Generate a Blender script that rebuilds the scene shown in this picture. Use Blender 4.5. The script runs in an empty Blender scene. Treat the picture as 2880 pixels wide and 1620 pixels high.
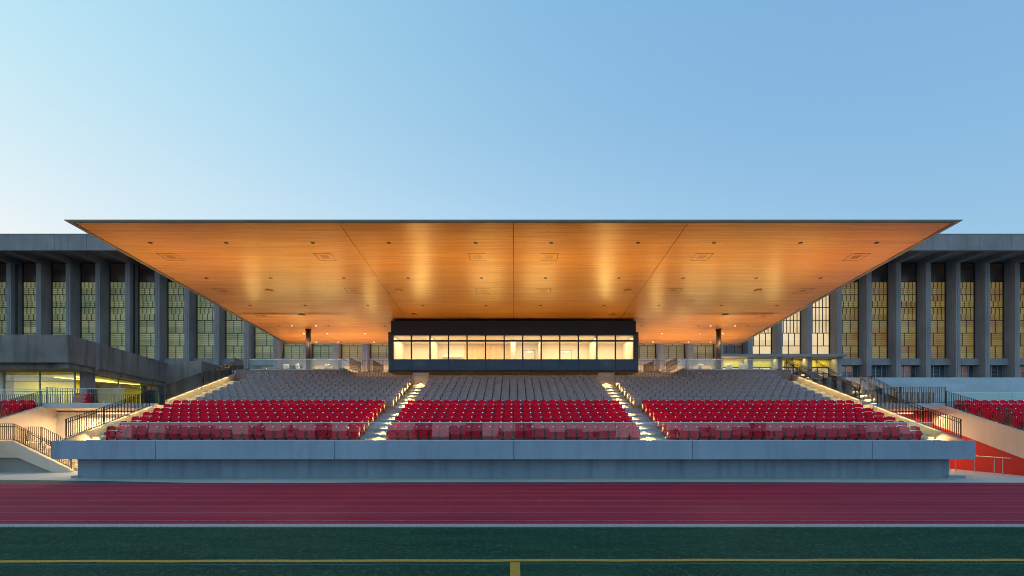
import bpy, math, random
from mathutils import Vector
random.seed(7)
R = math.radians
sc = bpy.context.scene
col = sc.collection

# ---------------------------------------------------------------- camera, sky, exposure
H = 2.58
cam_d = bpy.data.cameras.new('camera'); cam = bpy.data.objects.new('camera', cam_d); col.objects.link(cam)
cam.location = (0, 0, H); cam.rotation_euler = (R(90), 0, 0)
cam_d.sensor_width = 36; cam_d.lens = 17.6; cam_d.shift_x = -0.0014; cam_d.shift_y = 0.1354
cam_d.clip_end = 3000
sc.camera = cam
sc.render.engine = 'CYCLES'; sc.cycles.filter_width = 1.0
sc.view_settings.view_transform = 'Standard'; sc.view_settings.look = 'None'
sc.view_settings.exposure = 0; sc.view_settings.gamma = 1

SUN_EL, SUN_AZ = 4, -70
w = bpy.data.worlds.new('World'); sc.world = w; w.use_nodes = True
nt = w.node_tree; N = nt.nodes; L = nt.links
bg = N['Background']; bg.inputs[1].default_value = 1.0
def wmath(op, a, b=None):
    m = N.new('ShaderNodeMath'); m.operation = op
    for i, v in enumerate((a, b)):
        if v is None: continue
        if isinstance(v, (int, float)): m.inputs[i].default_value = v
        else: L.new(v, m.inputs[i])
    return m.outputs[0]
def wvec(op, a, b=None, s=None):
    m = N.new('ShaderNodeVectorMath'); m.operation = op
    for i, v in enumerate((a, b)):
        if v is None: continue
        if isinstance(v, tuple): m.inputs[i].default_value = v
        else: L.new(v, m.inputs[i])
    if s is not None: L.new(s, m.inputs['Scale'])
    return m
tc = N.new('ShaderNodeTexCoord')
dirn = wvec('NORMALIZE', tc.outputs['Generated']).outputs[0]
sxyz = N.new('ShaderNodeSeparateXYZ'); L.new(dirn, sxyz.inputs[0])
zc = wmath('MAXIMUM', sxyz.outputs[2], 0.0)
omz = wmath('SUBTRACT', 1.0, zc)
hz = wmath('POWER', omz, 3.0)
sd = (math.sin(R(SUN_AZ)), math.cos(R(SUN_AZ)), 0.0)
dt = wvec('DOT_PRODUCT', dirn, sd).outputs['Value']
g1 = wmath('POWER', wmath('MULTIPLY', wmath('ADD', dt, 1.0), 0.5), 4.0)
g2 = wmath('MULTIPLY', g1, wmath('POWER', omz, 2.0))
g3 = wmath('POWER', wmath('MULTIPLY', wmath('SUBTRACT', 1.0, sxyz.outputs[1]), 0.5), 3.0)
yp = wmath('POWER', wmath('MAXIMUM', sxyz.outputs[1], 0.0), 6.0)
g4 = wmath('MULTIPLY', yp, hz)
acc = None
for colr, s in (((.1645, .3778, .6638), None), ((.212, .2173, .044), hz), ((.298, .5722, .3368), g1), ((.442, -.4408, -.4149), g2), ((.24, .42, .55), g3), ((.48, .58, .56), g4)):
    if s is None:
        cmb = N.new('ShaderNodeCombineXYZ')
        for i in range(3): cmb.inputs[i].default_value = colr[i]
        acc = cmb.outputs[0]
    else:
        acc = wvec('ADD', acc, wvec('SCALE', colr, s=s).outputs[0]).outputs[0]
nish = N.new('ShaderNodeTexSky'); nish.sky_type = 'NISHITA'; nish.sun_disc = False
nish.sun_elevation = R(SUN_EL); nish.sun_rotation = R(SUN_AZ); nish.altitude = 300
sc5 = wvec('MULTIPLY', nish.outputs[0], (.05, .05, .05)).outputs[0]
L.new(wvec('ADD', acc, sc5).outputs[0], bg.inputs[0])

sun_d = bpy.data.lights.new('sun', 'SUN'); sun_d.energy = 0.12; sun_d.angle = R(12); sun_d.color = (1, .8, .65)
sun = bpy.data.objects.new('sun', sun_d); col.objects.link(sun)
sun.rotation_euler = Vector((sd[0]*math.cos(R(SUN_EL)), sd[1]*math.cos(R(SUN_EL)), math.sin(R(SUN_EL)))).to_track_quat('Z', 'Y').to_euler()

# ---------------------------------------------------------------- materials
MATS = {}
class NT:
    def __init__(self, name):
        self.m = bpy.data.materials.new(name); self.m.use_nodes = True
        self.t = self.m.node_tree; self.n = self.t.nodes; self.l = self.t.links
        self.b = self.n['Principled BSDF']
        self.co = self.n.new('ShaderNodeTexCoord').outputs['Object']
        MATS[name] = self.m
    def new(self, k, **kw):
        x = self.n.new(k)
        for a, v in kw.items(): setattr(x, a, v)
        return x
    def map(self, scale, src=None):
        m = self.new('ShaderNodeMapping'); m.inputs['Scale'].default_value = scale
        self.l.new(src or self.co, m.inputs[0]); return m.outputs[0]
    def noise(self, scale, detail=4, s=1.0, rough=.55, src=None):
        x = self.new('ShaderNodeTexNoise'); x.inputs['Scale'].default_value = s
        x.inputs['Detail'].default_value = detail; x.inputs['Roughness'].default_value = rough
        self.l.new(self.map(scale, src), x.inputs['Vector']); return x.outputs['Fac']
    def ramp(self, f, stops):
        r = self.new('ShaderNodeValToRGB'); e = r.color_ramp.elements
        while len(e) < len(stops): e.new(.5)
        for i, (p, c) in enumerate(stops): e[i].position = p; e[i].color = (*c, 1)
        self.l.new(f, r.inputs[0]); return r.outputs[0]
    def mix(self, a, b, f, mode='MIX'):
        x = self.new('ShaderNodeMix', data_type='RGBA', blend_type=mode)
        for s, v in ((0, f), (6, a), (7, b)):
            if isinstance(v, (int, float)): x.inputs[s].default_value = v
            elif isinstance(v, tuple): x.inputs[s].default_value = (*v, 1)
            else: self.l.new(v, x.inputs[s])
        return x.outputs[2]
    def math(self, op, a, b=None):
        x = self.new('ShaderNodeMath', operation=op)
        for i, v in enumerate((a, b)):
            if v is None: continue
            if isinstance(v, (int, float)): x.inputs[i].default_value = v
            else: self.l.new(v, x.inputs[i])
        return x.outputs[0]
    def bump(self, h, strength=.3, dist=.01):
        x = self.new('ShaderNodeBump'); x.inputs['Strength'].default_value = strength; x.inputs['Distance'].default_value = dist
        self.l.new(h, x.inputs['Height']); self.l.new(x.outputs[0], self.b.inputs['Normal'])
    def base(self, c):
        if isinstance(c, tuple): self.b.inputs['Base Color'].default_value = (*c, 1)
        else: self.l.new(c, self.b.inputs['Base Color'])
    def set(self, **kw):
        for k, v in kw.items(): self.b.inputs[k.replace('_', ' ')].default_value = v

def concrete(name, c1, c2, streak=.5, stain=.3, rough=.8):
    t = NT(name)
    big = t.noise((.35, .35, .35), 5)
    st = t.noise((2.2, 2.2, .18), 4)
    fine = t.noise((14, 14, 14), 6)
    a = t.ramp(big, [(.3, c1), (.7, c2)])
    b = t.mix(a, tuple(x * .55 for x in c1), t.math('MULTIPLY', t.ramp(st, [(.48, (0, 0, 0)), (.75, (1, 1, 1))]), streak))
    c = t.mix(b, tuple(x * .7 for x in c1), t.math('MULTIPLY', t.ramp(fine, [(.5, (0, 0, 0)), (.75, (1, 1, 1))]), stain))
    t.base(c); t.set(Roughness=rough); t.bump(fine, .25, .01)
    return t.m
def plain(name, c, rough=.5, metal=0.0, var=.15, vs=3.0, **kw):
    t = NT(name)
    n = t.noise((vs, vs, vs), 4)
    t.base(t.ramp(n, [(.3, tuple(x * (1 - var) for x in c)), (.7, tuple(min(1, x * (1 + var)) for x in c))]))
    t.set(Roughness=rough, Metallic=metal, **kw)
    return t.m
def emit(name, c, s):
    t = NT(name); t.base((.8, .8, .8)); t.b.inputs['Emission Color'].default_value = (*c, 1); t.b.inputs['Emission Strength'].default_value = s
    return t.m
def glass(name, tint=(.93, .97, .96), ior=1.5, extra=0.0):
    m = bpy.data.materials.new(name); m.use_nodes = True; n = m.node_tree.nodes; l = m.node_tree.links
    n.remove(n['Principled BSDF'])
    tr = n.new('ShaderNodeBsdfTransparent'); tr.inputs[0].default_value = (*tint, 1)
    gl = n.new('ShaderNodeBsdfGlossy'); gl.inputs['Roughness'].default_value = 0.0; gl.inputs[0].default_value = (1, 1, 1, 1)
    fr = n.new('ShaderNodeFresnel'); fr.inputs[0].default_value = ior
    ad = n.new('ShaderNodeMath'); ad.operation = 'ADD'; ad.inputs[1].default_value = extra; ad.use_clamp = True
    l.new(fr.outputs[0], ad.inputs[0])
    ge = n.new('ShaderNodeNewGeometry'); fb = n.new('ShaderNodeMath'); fb.operation = 'SUBTRACT'; fb.inputs[0].default_value = 1.0; l.new(ge.outputs['Backfacing'], fb.inputs[1])
    mu = n.new('ShaderNodeMath'); mu.operation = 'MULTIPLY'; l.new(ad.outputs[0], mu.inputs[0]); l.new(fb.outputs[0], mu.inputs[1])
    mx = n.new('ShaderNodeMixShader'); l.new(mu.outputs[0], mx.inputs[0]); l.new(tr.outputs[0], mx.inputs[1]); l.new(gl.outputs[0], mx.inputs[2])
    l.new(mx.outputs[0], n['Material Output'].inputs[0]); MATS[name] = m
    return m

M = MATS
concrete('conc_new', (.205, .275, .355), (.265, .345, .43), .35, .15, .6)
concrete('conc_light', (.34, .37, .40), (.44, .47, .50), .2, .15, .7)
concrete('conc_base', (.175, .235, .29), (.24, .315, .375), .6, .25, .75)
concrete('conc_hall', (.215, .185, .19), (.30, .265, .265), .45, .4, .85)
concrete('conc_dark', (.14, .115, .105), (.30, .245, .22), .85, .7, .9)
concrete('conc_cream', (.66, .50, .37), (.76, .60, .46), .15, .1, .7)
concrete('conc_stair', (.30, .27, .235), (.39, .355, .31), .1, .2, .7)
concrete('conc_ground', (.40, .38, .36), (.5, .48, .45), .0, .3, .85)
concrete('asphalt', (.045, .047, .05), (.065, .067, .07), .0, .5, .9)
plain('red_wall', (.56, .022, .014), .6, 0, .06, .8)
plain('dark_metal', (.018, .018, .022), .4, .6, .2)
plain('black_panel', (.010, .008, .012), .45, .2, .2)
plain('blue_panel', (.012, .022, .06), .25, .2, .2)
plain('steel', (.5, .5, .52), .3, 1.0, .1)
plain('frame_metal', (.30, .31, .34), .4, .5, .1)
plain('bronze', (.06, .045, .04), .4, .6, .15)
plain('trim_metal', (.36, .27, .18), .38, .6, .15, 1)
plain('roof_metal', (.28, .27, .26), .45, .4, .1)
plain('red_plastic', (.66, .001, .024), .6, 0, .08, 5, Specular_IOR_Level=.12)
plain('red_stand', (.12, .002, .006), .45, 0, .08, 5)  # darkened so the gaps between red seats look shaded
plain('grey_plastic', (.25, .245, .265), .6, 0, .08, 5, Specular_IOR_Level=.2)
plain('grey_stand', (.03, .03, .035), .45, 0, .08, 5)  # near black, carrying the shade between grey seats
plain('plate', (.9, .95, .95), .22, 1.0, .02)
plain('plate_grey', (.55, .55, .58), .25, 1.0, .02)
plain('white_plastic', (.75, .72, .66), .35, 0, .05)
plain('cream_wall', (.78, .70, .58), .7, 0, .05, 1)
plain('ceiling_white', (.8, .76, .7), .8, 0, .03)
plain('door_white', (.70, .66, .60), .5, 0, .03)
plain('beige_panel', (.50, .40, .29), .6, 0, .12, 1.2)
plain('glazing_line', (.16, .11, .05), .5)
plain('vent_wood', (.30, .13, .05), .5)
plain('light_wood', (.78, .55, .27), .5, 0, .12, 4)
plain('dark_glass_room', (.05, .06, .08), .6, 0, .5, 1)
plain('green_chair', (.45, .5, .12), .5)
plain('leaf', (.035, .06, .02), .8, 0, .4, 3)
plain('bark', (.06, .045, .03), .9)
plain('yellow_wall', (.52, .42, .06), .6, 0, .15, .8)
glass('clear_glass', (.93, .965, .96), 1.5, .01)
glass('guard_glass', (.86, .93, .93), 1.5, .03)
glass('teal_glass', (.45, .80, .82), 1.5, .10)
glass('office_glass', (.85, .92, .62), 1.5, .10)
emit('lens_warm', (1, .66, .26), 4.5)
emit('lens_down', (1, .80, .5), 5)
emit('panel_warm', (1, .78, .46), 3.0)
emit('tube_yellow', (1, .9, .35), 3)

# laminated timber soffit: boards run along x
t = NT('soffit_wood')
sp = t.new('ShaderNodeSeparateXYZ'); t.l.new(t.co, sp.inputs[0])
yb = t.math('FLOOR', t.math('MULTIPLY', sp.outputs[1], 26.0))
xo = t.math('MULTIPLY', t.math('FRACT', t.math('MULTIPLY', yb, .6180339)), 3.0)
xb = t.math('FLOOR', t.math('MULTIPLY', t.math('ADD', sp.outputs[0], xo), .32))
cb = t.new('ShaderNodeCombineXYZ'); t.l.new(xb, cb.inputs[0]); t.l.new(yb, cb.inputs[1])
wn = t.new('ShaderNodeTexWhiteNoise', noise_dimensions='2D'); t.l.new(cb.outputs[0], wn.inputs['Vector'])
grain = t.noise((.5, 30, 1), 5)
cloud = t.noise((.18, .5, 1), 3)
streak = t.noise((.12, 7, 1), 3)
c0 = t.ramp(wn.outputs['Value'], [(0, (.41, .16, .034)), (.5, (.51, .222, .054)), (1, (.61, .295, .080))])
c1 = t.mix(c0, (.32, .11, .022), t.math('MULTIPLY', t.ramp(grain, [(.45, (0, 0, 0)), (.75, (1, 1, 1))]), .6))
c2 = t.mix(c1, (.36, .11, .03), t.math('MULTIPLY', t.ramp(streak, [(.50, (0, 0, 0)), (.68, (1, 1, 1))]), .65))
c3 = t.mix(c2, (.48, .17, .06), t.math('MULTIPLY', t.ramp(cloud, [(.45, (0, 0, 0)), (.75, (1, 1, 1))]), .4))
vo = t.new('ShaderNodeTexVoronoi', feature='F1'); t.l.new(t.map((1.1, 2.2, 1)), vo.inputs['Vector']); vo.inputs['Scale'].default_value = 1.6
kn = t.ramp(vo.outputs['Distance'], [(.0, (1, 1, 1)), (.065, (1, 1, 1)), (.09, (0, 0, 0))])
c4 = t.mix(c3, (.10, .035, .01), t.math('MULTIPLY', kn, .75))
fy = t.math('FRACT', t.math('DIVIDE', t.math('SUBTRACT', sp.outputs[1], .8), 2.65))
jt = t.math('LESS_THAN', fy, .009)
t.base(t.mix(c4, (.07, .02, .006), jt))
t.set(Roughness=.33)
t.b.inputs['Specular IOR Level'].default_value = .5
gr2 = t.noise((.35, 55, 1), 3)
t.bump(t.math('ADD', t.math('ADD', t.math('MULTIPLY', wn.outputs['Value'], .6), grain), t.math('MULTIPLY', gr2, 1.3)), .42, .006)

# running track rubber
t = NT('track_rubber')
a = t.noise((.25, .6, 1), 4); f = t.noise((22, 10, 22), 5, rough=.75); lane = t.noise((.05, 1.4, 1), 3)
c = t.ramp(a, [(.3, (.27, .010, .038)), (.7, (.37, .016, .054))])
c = t.mix(c, (.30, .06, .07), t.math('MULTIPLY', t.ramp(lane, [(.45, (0, 0, 0)), (.7, (1, 1, 1))]), .5))
c = t.mix(c, (.10, .012, .016), t.math('MULTIPLY', t.ramp(f, [(.5, (0, 0, 0)), (.7, (1, 1, 1))]), .5))
t.base(c); t.set(Roughness=.8); t.b.inputs['Specular IOR Level'].default_value = .15; t.bump(f, .6, .01)
# turf
t = NT('turf')
a = t.noise((.5, 1.6, 1), 6); f = t.noise((30, 17, 38), 4, rough=.75); p = t.noise((8, 5, 5), 5, rough=.75)
c = t.ramp(a, [(.3, (.011, .058, .036)), (.7, (.020, .096, .056))])
c = t.mix(c, (.003, .012, .010), t.math('MULTIPLY', t.ramp(f, [(.46, (0, 0, 0)), (.58, (1, 1, 1))]), .85))
c = t.mix(c, (.040, .120, .080), t.math('MULTIPLY', t.ramp(p, [(.52, (0, 0, 0)), (.64, (1, 1, 1))]), .7))
t.base(c); t.set(Roughness=.9); t.b.inputs['Specular IOR Level'].default_value = .08; t.bump(t.math('ADD', f, t.math('MULTIPLY', p, 2)), 1.0, .02)
def worn(name, c1, c2, s=30):
    t = NT(name); f = t.noise((s, s * 2.2, s), 5, rough=.7)
    t.base(t.ramp(f, [(.38, c1), (.6, c2)])); t.set(Roughness=.85); t.bump(f, .8, .02)
worn('yellow_paint', (.16, .12, .02), (.66, .35, .02))
worn('blue_paint', (.012, .04, .035), (.05, .12, .15))
worn('white_paint', (.20, .19, .19), (.44, .42, .41), 18)
worn('lane_paint', (.20, .05, .06), (.42, .25, .27), 9)
# hall windows: dim yellow glass lit from inside
def hallglass(name, lo, hi, base, es, up=None):
    t = NT(name)
    oi = t.new('ShaderNodeObjectInfo')
    v = t.new('ShaderNodeVectorMath', operation='ADD'); t.l.new(t.co, v.inputs[0]); 
    cx = t.new('ShaderNodeCombineXYZ'); t.l.new(t.math('MULTIPLY', oi.outputs['Random'], 40), cx.inputs[0]); t.l.new(cx.outputs[0], v.inputs[1])
    f = t.noise((.8, .8, .65), 3, src=v.outputs[0])
    spz = t.new('ShaderNodeSeparateXYZ'); t.l.new(v.outputs[0], spz.inputs[0])
    cell = t.new('ShaderNodeTexWhiteNoise', noise_dimensions='2D')
    cc = t.new('ShaderNodeCombineXYZ'); t.l.new(t.math('FLOOR', t.math('DIVIDE', t.math('SUBTRACT', spz.outputs[2], .695), .767)), cc.inputs[0]); t.l.new(oi.outputs['Random'], cc.inputs[1])
    t.l.new(cc.outputs[0], cell.inputs['Vector'])
    c = t.ramp(t.math('ADD', t.math('MULTIPLY', f, .65), t.math('MULTIPLY', cell.outputs['Value'], .38)), [(.28, lo), (.72, hi)])
    t.base(base); t.set(Roughness=.25)
    t.l.new(c, t.b.inputs['Emission Color']); t.b.inputs['Emission Strength'].default_value = es
hallglass('pane_green', (.10, .11, .03), (.27, .27, .10), (.22, .235, .19), .6)
hallglass('pane_amber', (.19, .085, .014), (.27, .215, .055), (.13, .11, .07), .72)
hallglass('pane_tan', (.20, .11, .03), (.34, .22, .07), (.16, .12, .07), .75)
hallglass('pane_bright', (.75, .5, .2), (1.0, .74, .38), (.2, .2, .2), .85)
hallglass('pane_dark', (.004, .003, .003), (.02, .012, .008), (.015, .015, .02), .5)
hallglass('pane_room', (.01, .012, .02), (.20, .09, .04), (.03, .04, .06), .8)

# ---------------------------------------------------------------- mesh builder
class MB:
    def __init__(s): s.v = []; s.f = []; s.m = []; s.cm = 0
    def mat(s, i): s.cm = i; return s
    def add(s, vs, fs):
        o = len(s.v); s.v += [tuple(p) for p in vs]; s.f += [tuple(o + i for i in q) for q in fs]; s.m += [s.cm] * len(fs)
        return s
    def box(s, x0, x1, y0, y1, z0, z1):
        return s.add([(x0, y0, z0), (x1, y0, z0), (x1, y1, z0), (x0, y1, z0), (x0, y0, z1), (x1, y0, z1), (x1, y1, z1), (x0, y1, z1)],
                     [(0, 3, 2, 1), (4, 5, 6, 7), (0, 1, 5, 4), (1, 2, 6, 5), (2, 3, 7, 6), (3, 0, 4, 7)])
    def quad(s, *p): return s.add(p, [tuple(range(len(p)))])
    def prism(s, poly, axis, a, b):   # poly in the other two axes, extruded along axis from a to b
        def P(u, v, k): return (k, u, v) if axis == 'x' else (u, k, v) if axis == 'y' else (u, v, k)
        n = len(poly); vs = [P(u, v, a) for u, v in poly] + [P(u, v, b) for u, v in poly]
        fs = [tuple(range(n))[::-1], tuple(range(n, 2 * n))] + [(i, (i + 1) % n, n + (i + 1) % n, n + i) for i in range(n)]
        return s.add(vs, fs)
    def bar(s, p, q, w=.04, h=None, up=(0, 0, 1)):
        p, q = Vector(p), Vector(q); d = (q - p).normalized(); h = h or w
        sd_ = d.cross(Vector(up));
        if sd_.length < 1e-4: sd_ = Vector((1, 0, 0))
        sd_.normalize(); u = sd_.cross(d).normalized(); a = sd_ * w / 2; b = u * h / 2
        return s.add([p - a - b, p + a - b, p + a + b, p - a + b, q - a - b, q + a - b, q + a + b, q - a + b],
                     [(0, 3, 2, 1), (4, 5, 6, 7), (0, 1, 5, 4), (1, 2, 6, 5), (2, 3, 7, 6), (3, 0, 4, 7)])
    def tube(s, p, q, r, n=10, r2=None):
        p, q = Vector(p), Vector(q); d = (q - p).normalized(); r2 = r if r2 is None else r2
        a = d.cross(Vector((0, 0, 1)) if abs(d.z) < .9 else Vector((1, 0, 0))).normalized(); b = d.cross(a)
        vs = []
        for c, rr in ((p, r), (q, r2)):
            vs += [c + (a * math.cos(2 * math.pi * i / n) + b * math.sin(2 * math.pi * i / n)) * rr for i in range(n)]
        fs = [(i, (i + 1) % n, n + (i + 1) % n, n + i) for i in range(n)] + [tuple(range(n))[::-1], tuple(range(n, 2 * n))]
        return s.add(vs, fs)
    def build(s, name, mats, parent=None, smooth=False, bevel=0):
        off = Vector(parent['_o']) if parent is not None and '_o' in parent else Vector((0, 0, 0))
        me = bpy.data.meshes.new(name)
        me.from_pydata([tuple(Vector(v) - off) for v in s.v], [], s.f)
        ms = mats if isinstance(mats, (list, tuple)) else [mats]
        for m in ms: me.materials.append(M[m])
        if len(ms) > 1: me.polygons.foreach_set('material_index', s.m)
        if smooth: me.polygons.foreach_set('use_smooth', [True] * len(me.polygons))
        me.update()
        o = bpy.data.objects.new(name, me); col.objects.link(o)
        if parent is not None: o.parent = parent; o['_o'] = tuple(off)
        if bevel:
            b = o.modifiers.new('bevel', 'BEVEL'); b.width = bevel; b.segments = 2; b.limit_method = 'ANGLE'
        return o
def thing(name, label, cat, loc=(0, 0, 0), group=None):
    o = bpy.data.objects.new(name, None); o.empty_display_size = .2; col.objects.link(o)
    o.location = loc; o['_o'] = tuple(float(x) for x in loc); o['label'] = label; o['category'] = cat
    if group: o['group'] = group
    return o
def tag(o, label, cat, group=None, kind=None):
    o['label'] = label; o['category'] = cat
    if group: o['group'] = group
    if kind: o['kind'] = kind
    return o
def struct(o): o['kind'] = 'structure'; return o
def copy_tree(o, parent=None):
    c = o.copy(); col.objects.link(c)
    if parent is not None: c.parent = parent
    for ch in [k for k in o.children]: copy_tree(ch, c)
    return c
def area(name, loc, rot, sx, sy, e, c, parent=None, spread=180):
    d = bpy.data.lights.new(name, 'AREA'); d.shape = 'RECTANGLE'; d.size = sx; d.size_y = sy; d.energy = e; d.color = c; d.spread = R(spread)
    o = bpy.data.objects.new(name, d); col.objects.link(o)
    off = Vector(parent['_o']) if parent is not None else Vector((0, 0, 0))
    o.location = Vector(loc) - off; o.rotation_euler = rot
    if parent is not None: o.parent = parent
    return o
WARM = (1, .56, .17); CREAM = (1, .74, .40)
ORD = ['first', 'second', 'third', 'fourth', 'fifth', 'sixth', 'seventh', 'eighth', 'ninth', 'tenth', 'eleventh', 'twelfth', 'thirteenth', 'fourteenth',
       'fifteenth', 'sixteenth', 'seventeenth', 'eighteenth', 'nineteenth', 'twentieth', 'twenty-first', 'twenty-second', 'twenty-third', 'twenty-fourth', 'twenty-fifth']

# ---------------------------------------------------------------- ground, track, field
struct(MB().quad((-600, -400, -.03), (600, -400, -.03), (600, 700, -.03), (-600, 700, -.03)).build('ground', 'conc_ground'))
struct(MB().quad((-160, -70, 0), (160, -70, 0), (160, 12.84, 0), (-160, 12.84, 0)).build('artificial_turf', 'turf'))
struct(MB().quad((-160, 13.26, -.004), (160, 13.26, -.004), (160, 22.62, -.004), (-160, 22.62, -.004)).build('running_track', 'track_rubber'))
struct(MB().box(-160, 160, 12.88, 13.22, -.02, .012).build('kerb', 'white_paint'))
b = MB()
for k in range(8):
    y = 13.75 + 1.22 * k
    b.quad((-160, y, .001), (160, y, .001), (160, y + .045, .001), (-160, y + .045, .001))
struct(b.build('lane_lines', 'lane_paint'))
edge = [(-60, 24.6), (-24, 24.2), (-19.5, 23.7), (-15, 22.95), (-9, 22.9), (-5, 23.15), (2, 23.2), (9, 23.25), (16, 23.05), (22, 23.0), (30, 22.9), (60, 22.9)]
pts = [(x, y, .008) for x, y in edge]
b = MB()
for (x0, y0), (x1, y1) in zip(edge, edge[1:]): b.quad((x0, y0, .008), (x1, y1, .008), (x1, 60, .008), (x0, 60, .008))
struct(b.build('pavement', 'conc_ground'))
struct(MB().quad((-160, 22.62, -.001), (160, 22.62, -.001), (160, 60, -.001), (-160, 60, -.001)).build('asphalt_path', 'asphalt'))
def wavy_line(y, wd, mat, name, x0=-40, x1=40, amp=.012):
    b = MB(); n = 160; pr = None
    for i in range(n + 1):
        x = x0 + (x1 - x0) * i / n; yy = y + amp * math.sin(x * 2.1) + amp * .7 * math.sin(x * 5.3 + 1) + .05 * math.sin(x * .16 + .5)
        if pr: b.quad((pr[0], pr[1] - wd / 2, .005), (x, yy - wd / 2, .005), (x, yy + wd / 2, .005), (pr[0], pr[1] + wd / 2, .005))
        pr = (x, yy)
    return struct(b.build(name, mat))
wavy_line(9.62, .165, 'yellow_paint', 'yellow_touchline_marking')
wavy_line(9.36, .05, 'blue_paint', 'blue_line_marking')
b = MB(); b.quad((-.06, 2, .006), (.12, 2, .006), (.12, 9.5, .006), (-.06, 9.5, .006)); struct(b.build('yellow_halfway_marking', 'yellow_paint'))

# ---------------------------------------------------------------- grandstand
FZ = lambda i: 1.78 + .269 * (i - 1)          # floor of row i
RY = lambda i: 25.21 + .84 * (i - 1)          # riser in front of row i
gs = thing('grandstand', 'pale concrete grandstand terrace with lit aisle stairs under the timber canopy', 'grandstand', (0, 25, 0))
def terrace(x0, x1, n, y_end, zlow=.0, first=1):
    prof = [(24.55, FZ(1))]
    for i in range(2, n + 1): prof += [(RY(i), FZ(i - 1)), (RY(i), FZ(i))]
    prof += [(y_end, FZ(n)), (y_end, zlow), (24.55, zlow)]
    return MB().prism(prof[::-1], 'x', x0, x1)
terrace(-13.25, 13.25, 15, 37.9, 1.0).build('terrace', 'conc_stair', gs)
terrace(-21.98, -13.25, 17, 39.6, 1.0).build('terrace', 'conc_stair', gs)
terrace(13.25, 21.98, 17, 39.6, 1.0).build('terrace', 'conc_stair', gs)
# aisle half steps
for sx in (-1, 1):
    for i in range(1, 15):
        xa, xb = sorted((sx * 6.52, sx * 8.0)) if i < 7 else sorted((sx * 6.42, sx * 7.55))
        MB().box(xa, xb, RY(i + 1) - .42, RY(i + 1) - .003, FZ(i) + .003, FZ(i) + .135).build('aisle_step', 'conc_new', gs)
    for i in range(1, 17):
        xa, xb = sorted((sx * 20.75, sx * 21.9)) if i > 7 else sorted((sx * 21.35, sx * 21.9))
        MB().box(xa, xb, RY(i + 1) - .42, RY(i + 1) - .003, FZ(i) + .003, FZ(i) + .135).build('aisle_step', 'conc_new', gs)
# front parapet panels and base wall
LX = 22.35
seams = [-LX, -17.3, -8.64, .02, 8.67, 17.35, LX]
for a, c in zip(seams, seams[1:]):
    pp = MB().box(a + .012, c - .012, 24.2, 24.55, 1.0, 1.90).build('parapet_panel', 'conc_new', gs, bevel=.012)
    b = MB(); nt_ = max(2, round((c - a) / 1.2))
    for k in range(nt_):
        for zz in (1.24, 1.68): b.tube((a + (k + .5) * (c - a) / nt_, 24.199, zz), (a + (k + .5) * (c - a) / nt_, 24.21, zz), .012, 8)
    tie = b.build('tie_hole_pattern', 'asphalt', gs); tie.parent = pp
MB().box(-LX, LX, 24.26, 24.54, 1.02, 1.86).build('parapet_joint', 'black_panel', gs)
MB().box(-21.85, 21.85, 25.1, 25.5, 0, 1.0).build('base_wall', 'conc_base', gs)
MB().box(-22.1, -21.7, 25.0, 25.5, 0, .12).box(21.7, 22.6, 25.0, 25.5, 0, .12).box(-21.69, 21.69, 25.02, 25.09, 0, .05).build('footing', 'conc_base', gs)
MB().box(-21.98, 21.98, 25.5, 37.9, .9, 1.0).box(-21.98, -21.7, 25.5, 39.6, 0, .9).box(21.7, 21.98, 25.5, 39.6, 0, .9).build('understructure', 'conc_cream', gs)
# side stringers
for sx in (-1, 1):
    xa, xb = sorted((sx * 21.98, sx * 22.2))
    seg = [(24.55, 1.93)] + [(RY(i) - .1, FZ(i) + .22) for i in range(2, 8)]
    if sx > 0 or True:
        def stringer(y0, y1):
            z0 = 1.78 + .269 * (y0 - 25.21) / .84 + .34; z1 = 1.78 + .269 * (y1 - 25.21) / .84 + .34
            b = MB(); b.prism([(y0, z0 - .75), (y1, z1 - .75), (y1, z1), (y0, z0)], 'x', xa, xb)
            b.build('stringer', 'conc_stair', gs)
        stringer(24.56, 30.5); stringer(31.9, 39.6)
# corridor under press box, its walls
MB().box(-13.25, 13.25, 37.9, 41.6, 5.4, 5.80).build('corridor_floor', 'conc_stair', gs)
MB().box(-13.25, 13.25, 41.6, 41.9, 5.4, 7.1).build('corridor_wall', 'beige_panel', gs)
for sx in (-1, 1):
    xa, xb = sorted((sx * 6.42, sx * 7.6))
    MB().box(xa, xb, 37.84, 38.0, 5.5, 6.66).build('aisle_head_wall', 'conc_stair', gs)
    xa, xb = sorted((sx * 13.25, sx * 13.5))
    MB().box(xa, xb, 39.5, 41.6, 5.4, 7.08).build('corridor_side_wall', 'conc_stair', gs)
    # small stair from the corridor to the deck
    b = MB()
    for k in range(7): b.box(*sorted((sx * (11.2 + .3 * k), sx * 13.25)), 38.0, 39.4, 5.8 + .18 * k, 5.98 + .18 * k)
    b.build('deck_step', 'conc_stair', gs)
    MB().box(*sorted((sx * 13.45, sx * 21.97)), 39.603, 39.85, 5.4, 7.10).build('deck_upstand', 'conc_hall', gs)
# deck
deck = MB()
deck.box(-22.4, 22.4, 41.9, 58.5, 6.8, 7.08)
deck.box(-22.4, -13.5, 39.85, 41.9, 6.8, 7.08); deck.box(13.5, 22.4, 39.85, 41.9, 6.8, 7.08)
struct(deck.build('terrace_floor', 'conc_ground'))

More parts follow.
